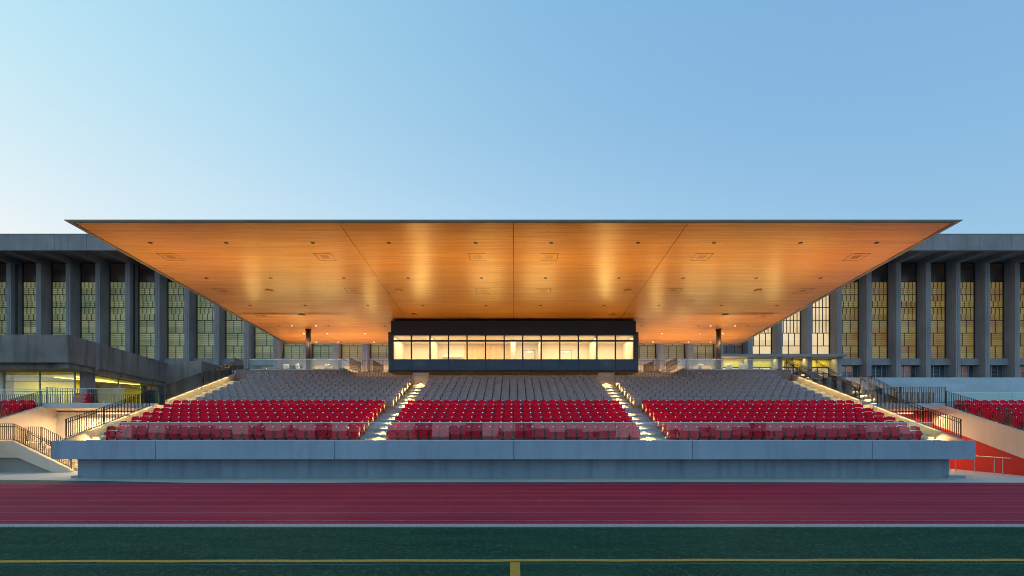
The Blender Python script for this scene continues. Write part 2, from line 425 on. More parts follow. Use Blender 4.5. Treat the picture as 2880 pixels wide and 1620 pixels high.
# step lights: lens + lamp, parts of the stand they are set in
lens_me = None
def step_light(x, y, z, parent, e=2.6, wd=.17, c=WARM, facing=-1, name='step_light', lamp=True):
    e *= 11
    MB().box(x - wd / 2, x + wd / 2, y - .035, y - .004, z - .05, z - .012).build(name, 'lens_warm', parent)
    if lamp: area('step_lamp', (x, y - .06, z - .03), (R(-42), 0, 0), max(wd, .55 if wd == .17 else wd), .03, e * (1.9 if wd == .17 else 1), c, parent)
for sx in (-1, 1):
    for i in list(range(1, 7)) + list(range(8, 16)):
        yy = RY(i + 1) if i < 15 else 37.84
        step_light(sx * 7.0, yy, (FZ(i + 1) if i < 15 else 5.86) - .0, gs, 3.2)
    step_light(sx * 21.72, RY(2), FZ(2) - .02, gs, 4.0, .25)
    for i in range(2, 17):
        x = sx * 21.9; z = FZ(i) + .80
        area('rail_lamp', (x, RY(i) + .35, z), (0, R(12) * sx, 0), .04, .7, 13, (1, .70, .26), gs, 140)
    step_light(sx * 12.3, 38.0, 5.95, gs, 3.0, .12)
    step_light(sx * 10.8, 37.95, 6.0, gs, 3.0, .12)
    area('corridor_lamp', (sx * 9.5, 40.0, 6.7), (0, 0, 0), 6, .3, 90, WARM, gs)
area('corridor_lamp', (0, 40.0, 6.7), (0, 0, 0), 12, .3, 150, WARM, gs)

# ---------------------------------------------------------------- seats
def make_seat(name, plastic, stand, plate):
    root = thing(name, '', 'stadium seat')
    b = MB(); nx, nz = 8, 5; W0, W1 = .246, .234
    def P(i, j, back):
        u = -1 + 2 * i / nx; v = j / nz
        z = .615 + .215 * v; hw = W0 + (W1 - W0) * v
        if v > .99: z -= .035 * abs(u) ** 4
        x = u * hw; y = .02 + .075 * v * v - .045 * u * u + (.03 if back else 0) + (-.015 if v > .99 else 0)
        return (x, y, z)
    idx = {}
    for back in (0, 1):
        for j in range(nz + 1):
            for i in range(nx + 1): idx[(i, j, back)] = len(b.v); b.v.append(P(i, j, back))
    def F(*q): b.f.append(q); b.m.append(0)
    for j in range(nz):
        for i in range(nx):
            F(idx[i, j, 0], idx[i + 1, j, 0], idx[i + 1, j + 1, 0], idx[i, j + 1, 0]); F(idx[i, j, 1], idx[i, j + 1, 1], idx[i + 1, j + 1, 1], idx[i + 1, j, 1])
    for i in range(nx):
        F(idx[i, 0, 0], idx[i, 0, 1], idx[i + 1, 0, 1], idx[i + 1, 0, 0]); F(idx[i, nz, 0], idx[i + 1, nz, 0], idx[i + 1, nz, 1], idx[i, nz, 1])
    for j in range(nz):
        F(idx[0, j, 0], idx[0, j + 1, 0], idx[0, j + 1, 1], idx[0, j, 1]); F(idx[nx, j, 0], idx[nx, j, 1], idx[nx, j + 1, 1], idx[nx, j + 1, 0])
    b.build('backrest', plastic, root, smooth=False)
    # folded pan: dished underside faces the front
    b = MB()
    o = [(-.195, .19), (.195, .19), (.215, .28), (.222, .59), (-.222, .59), (-.215, .28)]
    def ring(sx_, zc_, y): return [(x * sx_, y, zc_ + (z - zc_) * sx_) for x, z in o]
    rs = [ring(1, .40, -.03), ring(1, .40, -.10), ring(.93, .40, -.135), ring(.74, .40, -.135), ring(.70, .40, -.115)]
    n = 6; base = len(b.v)
    for r_ in rs: b.v += r_
    for k in range(4):
        for i in range(n): b.f.append((k * n + i, k * n + (i + 1) % n, (k + 1) * n + (i + 1) % n, (k + 1) * n + i)); b.m.append(0)
    b.f.append(tuple(range(4 * n, 5 * n))); b.m.append(0); b.f.append(tuple(range(n))[::-1]); b.m.append(0)
    b.build('seat', plastic, root)
    b = MB()
    for s in (-1, 1):
        b.prism([(-.14, .38), (-.05, .36), (0, .0), (.06, .0), (.06, .50), (-.02, .58), (-.15, .46)], 'x', s * .2615 - .011, s * .2615 + .011)
        b.box(s * .2615 - .011, s * .2615 + .011, .062, .095, .02, .79)  # upright added to fill the gap with dark, like shade
    b.box(-.25, .25, .0, .035, .40, .44)
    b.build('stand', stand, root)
    b = MB(); b.prism([(math.cos(a) * .034, math.sin(a) * .020) for a in [k * math.pi / 5 for k in range(10)]], 'y', -.004, .004)
    r_ = R(-15)
    b.v = [(x + .155, y * math.cos(r_) - z * math.sin(r_) + .034, y * math.sin(r_) + z * math.cos(r_) + .795) for x, y, z in b.v]
    b.build('number_plate', plate, root)
    return root
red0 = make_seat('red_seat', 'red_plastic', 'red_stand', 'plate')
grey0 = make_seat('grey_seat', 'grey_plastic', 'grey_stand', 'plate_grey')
used = {'r': False, 'g': False}
rest = {'r': [], 'g': []}
def place(kind, x, y, z, label, group, rz=0.0):
    src = red0 if kind == 'r' else grey0
    if used[kind]: o = copy_tree(src)
    else: o = src; used[kind] = True
    o.location = (x, y, z); o['label'] = label; o['group'] = group; o['category'] = 'stadium seat'
    o.rotation_euler = (0, 0, rz + random.uniform(-.006, .006))
    return o
PITCH = .546
def row_seats(i, block):
    """xs of row i in block L, C or R, listed from the aisle (C: from the aisle beside the concrete office)"""
    if block == 'C':
        n = 24 if i <= 7 else 23
        return [(-n / 2 + .5 + k) * PITCH for k in range(n)]
    s = -1 if block == 'L' else 1
    if i <= 7: a, n = 7.98, 24
    elif i <= 15: a, n = 7.62, 23
    else: a, n = 13.3, 13
    return [s * (a + (k + .5) * PITCH) for k in range(n)]
BN = {'L': 'concrete office side block', 'C': 'centre block', 'R': 'red wall side block'}
def seat_y(i): return RY(i) + .72
counts = {'r': 0, 'g': 0}
plan = []
for i in range(1, 18):
    for blk in 'LCR':
        if i > 15 and blk == 'C': continue
        for k, x in enumerate(row_seats(i, blk)): plan.append(('r' if i <= 7 else 'g', i, blk, k, x))
side = []
for blk, s, x0 in (('SL', -1, 29.55), ('SR', 1, 27.35)):
    for i in range(3, 8):
        y = seat_y(i); lim = y * 1.03 + .3
        for k in range(12):
            x = x0 + (k + .5) * PITCH
            if x < lim: side.append(('r', i, blk, k, s * x))
cap = {'r': 298 - len(side), 'g': 300}
for kind, i, blk, k, x in plan:
    y, z = seat_y(i), FZ(i)
    if counts[kind] < cap[kind]:
        counts[kind] += 1
        frm = 'the aisle' if blk != 'C' else 'the office side aisle'
        rown = ORD[i - 1] + ' row' if i > 1 else 'front row'
        if kind == 'r': lab = f'red folded seat, {rown} of the {BN[blk]}, {ORD[k]} from {frm}'
        else: lab = f'grey folded seat, {ORD[i - 8]} grey row of {BN[blk]}, {ORD[k]} from {frm}'
        place(kind, x, y, z, lab, ('red' if kind == 'r' else 'grey') + ' seats of the grandstand')
    else: rest[kind].append((x, y, z))
for kind, i, blk, k, x in side:
    wd = 'office' if blk == 'SL' else 'red wall'
    place('r', x, seat_y(i), FZ(i), f'red folded seat in small {wd} side stand, {ORD[i - 1]} row, {ORD[k]} from its railing', 'red seats of the side stands')
place('r', -28.3, 32.6, 3.95, 'red seat behind the glass balustrade of the concrete walkway, farther from stairs', 'red seats on the walkway', R(35))
place('r', -27.75, 32.6, 3.95, 'red seat behind the glass balustrade of the concrete walkway, nearer the stairs', 'red seats on the walkway', R(35))
for kind, src, nm, lb in (('r', red0, 'red_seats', 'remaining upper rows of red folded seats'), ('g', grey0, 'grey_seats', 'remaining upper rows of grey folded seats')):
    b = MB(); mats = []
    for ci, ch in enumerate(src.children):
        mats.append(ch.data.materials[0].name)
    for (x, y, z) in rest[kind]:
        for ci, ch in enumerate(src.children):
            b.mat(ci).add([(v.co.x + x, v.co.y + y, v.co.z + z) for v in ch.data.vertices], [tuple(p.vertices) for p in ch.data.polygons])
    o = b.build(nm, mats); tag(o, lb, 'stadium seats', kind='stuff')

# ---------------------------------------------------------------- glass balustrades
def glass_rail(label, x0, x1, y, z0, z1, pw=.81, gmat='guard_glass', rail='steel', th=.016, group=None):
    t_ = thing('glass_balustrade', label, 'balustrade', ((x0 + x1) / 2, y, z0), group)
    n = max(1, round((x1 - x0) / pw)); w_ = (x1 - x0) / n
    for k in range(n):
        dy = random.uniform(-.004, .004); b = MB(); xa = x0 + k * w_ + .007; xb = x0 + (k + 1) * w_ - .007
        ty = random.uniform(-.006, .006)
        b.add([(xa, y + dy, z0), (xb, y + dy, z0), (xb, y + dy + th, z0), (xa, y + dy + th, z0), (xa, y + ty, z1 - .02), (xb, y + ty, z1 - .02), (xb, y + ty + th, z1 - .02), (xa, y + ty + th, z1 - .02)],
              [(0, 3, 2, 1), (4, 5, 6, 7), (0, 1, 5, 4), (1, 2, 6, 5), (2, 3, 7, 6), (3, 0, 4, 7)])
        b.build('glass_panel', gmat, t_)
    MB().box(x0, x1, y - .02, y + .035, z1 - .02, z1 + .012).build('top_rail', rail, t_)
    MB().box(x0, x1, y - .03, y + .045, z0 - .02, z0 + .025).build('base_channel', rail, t_)
    return t_
glass_rail('long glass balustrade with thin steel top rail along the front parapet', -20.2, 20.4, 24.36, 1.90, 2.78)
glass_rail('glass balustrade of the upper deck on the concrete office side', -20.9, -13.0, 39.7, 7.10, 7.93, 1.35)
glass_rail('glass balustrade of the upper deck on the red wall side', 13.0, 20.9, 39.7, 7.10, 7.93, 1.35)
glass_rail('glass balustrade on the concrete walkway slab beside the office', -29.3, -24.1, 31.06, 4.02, 4.93, .82)
glass_rail('low glass screen behind the side stand in front of the office', -36, -29.4, 32.3, 3.95, 5.0, .95)
glass_rail('teal glass screen behind the side stand above the red wall', 27.6, 46, 32.3, 4.10, 4.80, .93, 'teal_glass')

# ---------------------------------------------------------------- picket railings
def railing(label, path, h=1.05, gap=.11, mat='dark_metal', hand=False, name='railing', group=None, posts=True, flat_top=None, w=.022):
    """path: list of 3D foot points; flat bars stand on it; bottom rail .08 above"""
    P0 = Vector(path[0]); t_ = thing(name, label, 'railing', tuple(P0), group)
    top = MB(); bot = MB(); pk = MB(); ps = MB(); hr = MB()
    for a, c in zip(path, path[1:]):
        a, c = Vector(a), Vector(c); up = Vector((0, 0, 1))
        top.bar(a + up * h, c + up * h, .04, .014); bot.bar(a + up * .09, c + up * .09, .04, .02)
        Ln = (Vector((c.x, c.y, 0)) - Vector((a.x, a.y, 0))).length; n = max(1, round(Ln / gap))
        dr = Vector((c.x - a.x, c.y - a.y, 0)).normalized(); nrm = dr.cross(up)
        for k in range(n):
            p = a.lerp(c, (k + .5) / n)
            pk.bar(p + up * .09, p + up * (h - .01), .012, w * 1.6, up=tuple(nrm.cross(up)) if abs(nrm.x) > .5 else (0, 1, 0))
        if hand:
            off = hand * (1 if True else 0)
            o_ = Vector((off, 0, 0)) if abs(dr.y) > .5 else Vector((0, off, 0))
            hr.tube(a + up * (h - .16) + o_, c + up * (h - .16) + o_, .02, 8)
    if posts:
        for p in path: ps.bar(Vector(p) - Vector((0, 0, .12)), Vector(p) + Vector((0, 0, h)), .035, .014, up=(1, 0, 0))
    top.build('top_rail', mat, t_); bot.build('bottom_rail', mat, t_); pk.build('picket_grille', mat, t_)
    if posts: ps.build('post', mat, t_)
    if hand: hr.build('handrail', 'bronze', t_)
    return t_
sz = lambda y: 1.78 + .269 * (y - 25.21) / .84 + .34   # top of stringer at depth y
for sx, nm in ((-1, 'office'), (1, 'red wall')):
    X = sx * 22.09
    railing(f'dark picket railing on the sloping edge of the lower stand, {nm} side', [(X, 24.7, 1.95), (X, 27.0, sz(27.0) - .05), (X, 30.4, sz(30.4))], 1.0, .105, hand=-sx * .07)
    railing(f'dark picket railing climbing beside the grey seats to the deck, {nm} side', [(X, 31.9, sz(31.9)), (X, 35.7, sz(35.7)), (X, 39.5, sz(39.5))], 1.0, .105, hand=-sx * .07)
    railing(f'short level picket railing at the deck corner, {nm} side', [(X, 39.6, 7.1), (sx * 22.6, 41.8, 7.1)], .95, .12)
    # level grab rail near the front
    b = MB(); b.bar((sx * 21.95, 24.75, 3.0), (sx * 20.9, 24.75, 3.0), .04, .04)
    # corridor railings
    railing(f'picket railing behind the top seats between aisle and deck stair, {nm} side', [(sx * 13.2, 37.95, 5.8), (sx * 10.4, 37.95, 5.8), (sx * 7.62, 37.95, 5.8)], 1.08, .115, posts=False)
    railing(f'upper picket railing on the deck edge beside the press box, {nm} side', [(sx * 12.6, 41.75, 7.1), (sx * 9.95, 41.75, 7.1)], 1.0, .115)
    railing(f'dark picket railing running back along the deck stair, {nm} side', [(sx * 13.0, 39.75, 7.1), (sx * 13.0, 42.6, 7.1)], .95, .10)
    railing(f'second picket railing running back nearer the press box, {nm} side', [(sx * 11.7, 41.8, 7.1), (sx * 11.7, 45.0, 7.1)], 1.0, .10)
    t_ = thing('handrail', f'bent steel handrail of the small deck stair, {nm} side', 'handrail', (sx * 12.2, 38.2, 5.8))
    MB().tube((sx * 11.0, 38.1, 6.65), (sx * 13.0, 38.1, 7.75), .022).build('rail', 'steel', t_)
    MB().tube((sx * 11.0, 38.1, 5.8), (sx * 11.0, 38.1, 6.65), .02).build('post', 'steel', t_)
    MB().tube((sx * 13.0, 38.1, 6.9), (sx * 13.0, 38.1, 7.75), .02).build('post', 'steel', t_)
railing('long picket railing behind the top row of the centre block under the press box', [(-6.4, 37.95, 5.8), (0, 37.95, 5.8), (6.4, 37.95, 5.8)], 1.08, .115, posts=False)

# ---------------------------------------------------------------- canopy
CX, Y0, Y1 = 21.8, 24.28, 47.65
SZ = lambda y: 14.65 - .0884 * y
cn = thing('canopy', 'vast flat canopy with glowing orange timber soffit above the grandstand', 'canopy', (0, 24.28, SZ(24.28)))
IN = .42
xs = [-CX + IN, -8.5, 0, 8.5, CX - IN]
for a, c in zip(xs, xs[1:]):
    b = MB(); g = .014
    y0, y1 = Y0 + .055, Y1 - .1
    b.prism([(y0, SZ(y0)), (y1, SZ(y1)), (y1, SZ(y1) + .1), (y0, SZ(y0) + .1)], 'x', a + (g if abs(a) < 20 else 0), c - (g if abs(c) < 20 else 0))
    b.build('soffit_panel', 'soffit_wood', cn)
b = MB()
b.prism([(Y0 + .2, SZ(Y0) + .05), (Y1 - .11, SZ(Y1) + .05), (Y1 - .11, SZ(Y1) + .45), (Y0 + .2, SZ(Y0) + .08)], 'x', -CX + IN + .01, CX - IN - .01)
b.build('roof_core', 'black_panel', cn)
# knife edge trim: front, sides, back
def trimstrip(p_in0, p_in1, p_out0, p_out1, name):
    up = Vector((0, 0, .018)); tk = Vector((0, 0, .09))
    a, b_, c, d = map(Vector, (p_in0, p_in1, p_out1, p_out0))
    return MB().add([a, b_, c, d, a + tk, b_ + tk, c + up, d + up], [(0, 3, 2, 1), (4, 5, 6, 7), (0, 1, 5, 4), (1, 2, 6, 5), (2, 3, 7, 6), (3, 0, 4, 7)]).build(name, 'trim_metal', cn)
tz = .085
yi0, yi1 = Y0 + .045, Y1 - .09
zi0, zi1 = SZ(yi0) - .012, SZ(yi1) - .012
xi = CX - IN + .015
nseg = 16
for k in range(nseg):
    f0, f1 = -1 + 2 * k / nseg, -1 + 2 * (k + 1) / nseg
    trimstrip((xi * f0 + .006, yi0, zi0), (xi * f1 - .006, yi0, zi0), (CX * f0 + .006, Y0, SZ(Y0) + tz), (CX * f1 - .006, Y0, SZ(Y0) + tz), 'edge_trim')
for s in (-1, 1):
    trimstrip((s * xi, yi0, zi0), (s * xi, yi1, zi1), (s * CX, Y0, SZ(Y0) + tz), (s * CX, Y1, SZ(Y1) + tz), 'edge_trim')
trimstrip((-xi, yi1, zi1), (xi, yi1, zi1), (-CX, Y1, SZ(Y1) + tz), (CX, Y1, SZ(Y1) + tz), 'edge_trim')
MB().add([(-CX, Y0, SZ(Y0) + .106), (CX, Y0, SZ(Y0) + .106), (CX, Y1, SZ(Y1) + .5), (-CX, Y1, SZ(Y1) + .5), (-CX, Y0, SZ(Y0) + .122), (CX, Y0, SZ(Y0) + .122), (CX, Y1, SZ(Y1) + .52), (-CX, Y1, SZ(Y1) + .52)],
         [(0, 3, 2, 1), (4, 5, 6, 7), (0, 1, 5, 4), (1, 2, 6, 5), (2, 3, 7, 6), (3, 0, 4, 7)]).build('roof_sheet', 'roof_metal', cn)
b = MB()
b.prism([(Y0 + .040, SZ(Y0) - .018), (Y0 + .070, SZ(Y0) - .020), (Y0 + .070, SZ(Y0) + .03), (Y0 + .040, SZ(Y0) + .03)], 'x', -xi, xi)
for s in (-1, 1):
    b.prism([(yi0, zi0 - .006), (yi1, zi1 - .006), (yi1, zi1 + .05), (yi0, zi0 + .05)], 'x', *sorted((s * (xi - .02), s * (xi + .012))))
b.build('shadow_gap', 'black_panel', cn)
def disc(b, x, y, z, r, h, n=14):
    b.prism([(x + math.cos(2 * math.pi * k / n) * r, y + math.sin(2 * math.pi * k / n) * r) for k in range(n)], 'z', z - h, z + .02)
down = []
XL = [19.22, 15.2, 10.62, 6.6, 2.0]
for y in (26.5, 31.35, 36.55):
    for x in XL: down += [(-x, y, 0), (x, y, 0)]
for x in (19.5, 15.4, 10.7, 8.3): down += [(-x, 41.7, 0), (x, 41.7, 0)]
for x in (18.46, 16.42): down += [(-x, 41.7, 1), (x, 41.7, 1)]
for x in (18.46, 16.4, 13.06): down += [(-x, 44.1, 1), (x, 44.1, 1), (-x, 46.9, 1), (x, 46.9, 1)]
for x in (19.5, 15.5): down += [(-x, 46.9, 0), (x, 46.9, 0)]
for x, y, lit in down:
    b = MB(); disc(b, x, y, SZ(y), .115 if not lit else .075, .012 if not lit else .003)
    o = b.build('downlight', 'lens_down' if lit else 'black_panel', cn)
    if lit: area('downlight_lamp', (x, y, SZ(y) - .05), (0, 0, 0), .1, .1, 75, (1, .74, .45), cn, 130)
for x, y in ((16.35, 33.5), (7.66, 33.5), (16.35, 38.7), (7.65, 38.6)):
    for s in (-1, 1):
        b = MB(); disc(b, s * x, y, SZ(y), .26, .06, 20); b.build('ceiling_speaker', 'soffit_wood', cn)
for y, X3 in ((28.2, (19.3, 10.6, 2.0)), (33.5, (19.4, 10.7, 2.0)), (38.9, (19.45,))):
    for x in X3:
        for s in (-1, 1):
            b = MB(); xx = s * x; q = .46
            b.prism([(y - q, SZ(y - q) - .018), (y + q, SZ(y + q) - .018), (y + q, SZ(y + q) + .02), (y - q, SZ(y - q) + .02)], 'x', xx - q, xx + q)
            v = b.build('vent_panel', 'soffit_wood', cn)
            b = MB(); ye = y + q + .02; xe = xx + s * (q + .02)
            b.prism([(ye - .018, SZ(ye) - .02), (ye + .018, SZ(ye) - .02), (ye + .018, SZ(ye) + .02), (ye - .018, SZ(ye) + .02)], 'x', xx - q, xx + q)
            b.prism([(y - q, SZ(y - q) - .02), (y + q, SZ(y + q) - .02), (y + q, SZ(y + q) + .02), (y - q, SZ(y - q) + .02)], 'x', xe - .018, xe + .018)
            g_ = b.build('shadow_gap', 'bronze', cn); g_.parent = v  # dark strips stand for shade on the far and outer recess walls
            b = MB(); q = .22
            for k in range(9):
                xk = xx - q + (k + .5) * 2 * q / 9
                b.prism([(y - q, SZ(y - q) - .026), (y + q, SZ(y + q) - .026), (y + q, SZ(y + q) - .019), (y - q, SZ(y - q) - .019)], 'x', xk - .013, xk + .013)
            g_ = b.build('grille', 'vent_wood', cn); g_.parent = v

for s, nm in ((-1, 'office'), (1, 'red wall')):
    t_ = thing('steel_column', f'round dark steel column on the deck under the canopy, {nm} side', 'column', (s * 17.5, 42.7, 7.08))
    MB().tube((s * 17.5, 42.7, 7.08), (s * 17.5, 42.7, SZ(42.7) - .12), .2, 20).build('shaft', 'bronze', t_, smooth=True)
    MB().tube((s * 17.5, 42.7, SZ(42.7) - .12), (s * 17.5, 42.7, SZ(42.7)), .24, 20).build('collar', 'black_panel', t_)
    MB().tube((s * 17.5, 42.7, 7.08), (s * 17.5, 42.7, 7.14), .26, 20).build('base_plate', 'dark_metal', t_)

# ---------------------------------------------------------------- press box
pb = thing('press_box', 'long dark press box with thirteen brightly lit windows under the canopy', 'press box', (0, 39.6, 6.92))
PX, PY, PYB = 9.9, 39.6, 43.9
wx = [-9.54 + 1.4677 * k for k in range(14)]
MB().box(-PX, PX, PY, PYB, 6.90, 7.04).build('bottom_beam', 'black_panel', pb)
MB().box(-9.7, 9.7, PY + .06, PYB, 10.06, 10.97).build('upper_fascia', 'black_panel', pb)
MB().box(-PX, PX, PY - .02, PYB, 9.90, 10.055).build('header', 'black_panel', pb)
spx = [-PX] + wx + [PX]
for a, c in zip(spx, spx[1:]):
    MB().box(a + .012, c - .012, PY, PY + .06, 7.06, 7.85).build('spandrel_panel', 'blue_panel', pb)
MB().box(-PX + .02, PX - .02, PY + .055, PY + .14, 7.05, 7.88).build('spandrel_backing', 'black_panel', pb)
for k in range(13):
    a, c = wx[k], wx[k + 1]
    fr = MB()
    fr.box(a, a + .05, PY - .03, PY + .12, 7.88, 9.9); fr.box(c - .05, c, PY - .03, PY + .12, 7.88, 9.9)
    fr.box(a + .05, c - .05, PY - .03, PY + .12, 7.86, 7.91); fr.box(a + .05, c - .05, PY - .04, PY + .13, 9.31, 9.43); fr.box(a + .05, c - .05, PY - .03, PY + .12, 9.82, 9.9)
    f_ = fr.build('window', 'black_panel', pb)
    g_ = MB().box(a + .05, c - .05, PY + .03, PY + .045, 7.91, 9.32).box(a + .05, c - .05, PY + .03, PY + .045, 9.42, 9.82).build('pane', 'clear_glass', pb); g_.parent = f_
for s in (-1, 1):
    MB().box(*sorted((s * 9.54, s * PX)), PY, PY + .05, 7.86, 9.9).build('corner_panel', 'bronze', pb)
    MB().box(*sorted((s * (PX - .05), s * PX)), PY + .05, PYB, 7.04, 9.9).build('side_wall', 'bronze', pb)
MB().box(-PX + .06, PX - .06, PY + .15, PYB - .1, 7.04, 7.10).build('floor_slab', 'light_wood', pb)
MB().box(-9.5, 9.5, PYB - .2, PYB - .06, 7.10, 9.9).build('rear_wall', 'cream_wall', pb)
for s in (-1, 1): MB().box(*sorted((s * 9.48, s * 9.6)), PY + .16, PYB - .2, 7.1, 9.9).build('inner_wall', 'cream_wall', pb)
MB().box(-9.48, 9.48, PY + .16, PYB - .21, 9.80, 9.88).build('inner_ceiling', 'ceiling_white', pb)
for x in (wx[2], wx[8], wx[11]): MB().box(x - .06, x + .06, PY + .16, PYB - .21, 7.1, 9.8).build('partition', 'cream_wall', pb)
MB().box(wx[6] + .5, wx[6] + .9, PY + 1.7, PYB - .21, 7.1, 9.8).build('pier', 'ceiling_white', pb)
b = MB()
for k in range(40):
    x = wx[3] + .85 + k * .105
    if x < wx[6] + .45: b.box(x, x + .085, PYB - .26, PYB - .205, 7.1, 9.75)
b.build('timber_cladding', 'light_wood', pb)
cab = MB().box(wx[2] + .45, wx[3] + .7, PYB - .75, PYB - .21, 7.1, 8.0).box(wx[2] + .45, wx[3] + .7, PYB - .55, PYB - .21, 8.6, 8.75).box(wx[2] + .45, wx[3] + .7, PYB - .5, PYB - .21, 8.28, 8.34).box(wx[2] + .45, wx[3] + .7, PYB - .55, PYB - .21, 8.05, 8.1)
cab.build('shelf_unit', 'ceiling_white', pb)
for x in (wx[7] + .15, wx[9] + .4):
    d_ = MB().box(x, x + .95, PYB - .26, PYB - .205, 7.1, 9.2).build('door', 'door_white', pb)
    f_ = MB().box(x + .3, x + .8, PYB - .32, PYB - .262, 9.0, 9.13).build('closer', 'steel', pb); f_.parent = d_
    f_ = MB().box(x - .06, x - .003, PYB - .24, PYB - .204, 7.1, 9.26).box(x + .953, x + 1.01, PYB - .24, PYB - .204, 7.1, 9.26).box(x - .06, x + 1.01, PYB - .24, PYB - .204, 9.203, 9.26).build('door_frame', 'frame_metal', pb); f_.parent = d_
bays = [(wx[0], wx[2]), (wx[2], wx[5]), (wx[5], wx[8]), (wx[8], wx[11]), (wx[11], wx[13])]
for a, c in bays:
    cx_ = (a + c) / 2
    MB().box(a + .5, c - .5, PY + 2.6, PY + 2.72, 9.775, 9.796).build('light_strip', 'panel_warm', pb)
    area('room_lamp', (cx_, PY + 1.9, 9.7), (0, 0, 0), (c - a) - .5, 2.4, 36 * (c - a), CREAM, pb)
    area('room_lamp', (cx_, PY + .5, 9.75), (R(18), 0, 0), (c - a) - .4, .3, 7 * (c - a), CREAM, pb)

# ---------------------------------------------------------------- uplights added to wash the soffit
def added_uplight(x, y, z, e, tilt, label, wd=1.2, spread=100):  # unseen fixture invented to hold each added lamp
    t_ = thing('added_uplight', label, 'added_uplight', (x, y, z), 'linear uplights added to wash the timber soffit')
    MB().box(x - wd / 2, x + wd / 2, y - .05, y + .05, z, z + .02).box(x - wd / 2, x + wd / 2, y - .06, y - .05, z, z + .10).box(x - wd / 2, x + wd / 2, y + .05, y + .06, z, z + .10).build('housing', 'dark_metal', t_)
    MB().box(x - wd / 2 + .02, x + wd / 2 - .02, y - .04, y + .04, z + .021, z + .035).build('lens', 'ceiling_white', t_)
    area('added_uplight_lamp', (x, y, z + .115), (R(180) + tilt, 0, 0), wd, .08, e * 1.12, (1, .66, .19), t_, spread)
for s, nm in ((-1, 'office'), (1, 'red wall')):
    for k, (x, wd_, e_) in enumerate(((2.1, 2.6, 60), (7.4, .7, 62))):
        added_uplight(s * x, 39.5, 6.93, e_, R(40), f'added lamp on the press box lower edge, {ORD[k]} from the centre, {nm} side', wd_, 120)
    for k, (x, wd_, e_) in enumerate(((12.2, .6, 50), (15.2, 2.8, 85), (18.6, 2.6, 70), (21.1, .6, 55))):
        added_uplight(s * x, 39.98 if x > 13.3 else 42.2, 7.1, e_, R(34), f'slim added lamp behind the deck glass, {ORD[k]} from the press box, {nm} side', wd_, 140)
    for k, x in enumerate((12.0, 15.0, 19.2)):
        added_uplight(s * x, 44.6, 7.1, 85, 0, f'slim added lamp standing on the deck, {ORD[k]} from the press box, {nm} side', 1.2, 130)
    for k, x in enumerate((2.4, 7.2, 12.0, 16.8, 20.9)):
        added_uplight(s * x, 24.75, 1.79, 108, R(-22), f'slim added lamp at the front glass foot, {ORD[k]} from the centre, {nm} side', 1.2, 64)

# ---------------------------------------------------------------- hall with concrete fins
hl = thing('concrete_hall', 'long brutalist concrete hall with tall fins and gridded amber windows behind the stand', 'hall', (0, 60, 0))
BP = 3.473; FW = .55; FY = 58.6; WY = 60.0; EY = 54.5
fx = [BP * j - .04 for j in range(-21, 22)]
for x in fx:
    b = MB(); b.box(x - FW / 2, x + FW / 2, FY, WY + .1, 3.0, 21.75)
    b.box(x - .06, x + .06, FY - .03, FY, 7.2, 21.7)
    b.prism([(EY + .35, 21.80), (FY - .001, 21.76), (WY + .1, 21.76), (WY + .1, 22.39), (EY + .35, 22.39)], 'x', x - FW / 2 + .02, x + FW / 2 - .02)
    b.build('fin', 'conc_hall', hl)
for j in range(-22, 22):
    a = BP * (j + .62); MB().box(a + .015, a + BP - .015, EY, EY + .35, 21.78, 23.5).build('parapet_panel', 'conc_hall', hl)
MB().box(-78, 78, EY + .03, EY + .33, 21.8, 23.45).build('parapet_joint', 'black_panel', hl)
MB().box(-78, 78, EY + .36, 80, 22.4, 23.3).build('roof_slab', 'conc_hall', hl)
MB().box(-78, 78, EY - .04, EY + .4, 23.5, 23.58).build('coping', 'roof_metal', hl)
MB().box(-78, 78, WY + .35, WY + .6, 3, 22.4).build('wall', 'conc_dark', hl)
# window grid types
def grid_window(style, w_):
    fr = MB(); z0, z1 = 10.72, 19.92; nb = 6; bh = (z1 - z0) / nb
    for k in range(nb + 1): fr.box(-w_, w_, -.05, .03, z0 + k * bh - .04, z0 + k * bh + .04)
    fr.box(-w_, -w_ + .08, -.05, .03, z0, z1 + 2.2); fr.box(w_ - .08, w_, -.05, .03, z0, z1 + 2.2)
    for k in range(nb):
        zb = z0 + k * bh
        if style == 'bars':
            n = (2, 4, 7, 7, 7, 7)[k]
            for i in range(1, n): fr.box(-w_ + 2 * w_ * i / n - .04, -w_ + 2 * w_ * i / n + .04, -.04, .02, zb, zb + bh)
            continue
        rows = 6
        fr.mat(1)
        for r_ in range(1, rows): fr.box(-w_, w_, -.03, .02, zb + bh * r_ / rows - .012, zb + bh * r_ / rows + .012)
        fr.mat(0)
        if k < 3:
            n = 2 if k % 2 else 3
            for i in range(1, n): fr.box(-w_ + 2 * w_ * i / n - .02, -w_ + 2 * w_ * i / n + .02, -.04, .02, zb, zb + bh)
        else:
            for i in range(1, 6): x = -w_ + 2 * w_ * i / 6; fr.box(x - .016, x + .016, -.04, .02, zb + bh / 2, zb + bh)
            for i in range(1, 5): x = -w_ + 2 * w_ * (i + (.25 if k % 2 else -.1)) / 5; fr.box(x - .016, x + .016, -.04, .02, zb, zb + bh / 2)
    return fr
GW = (BP - FW) / 2 - .02
src = {}
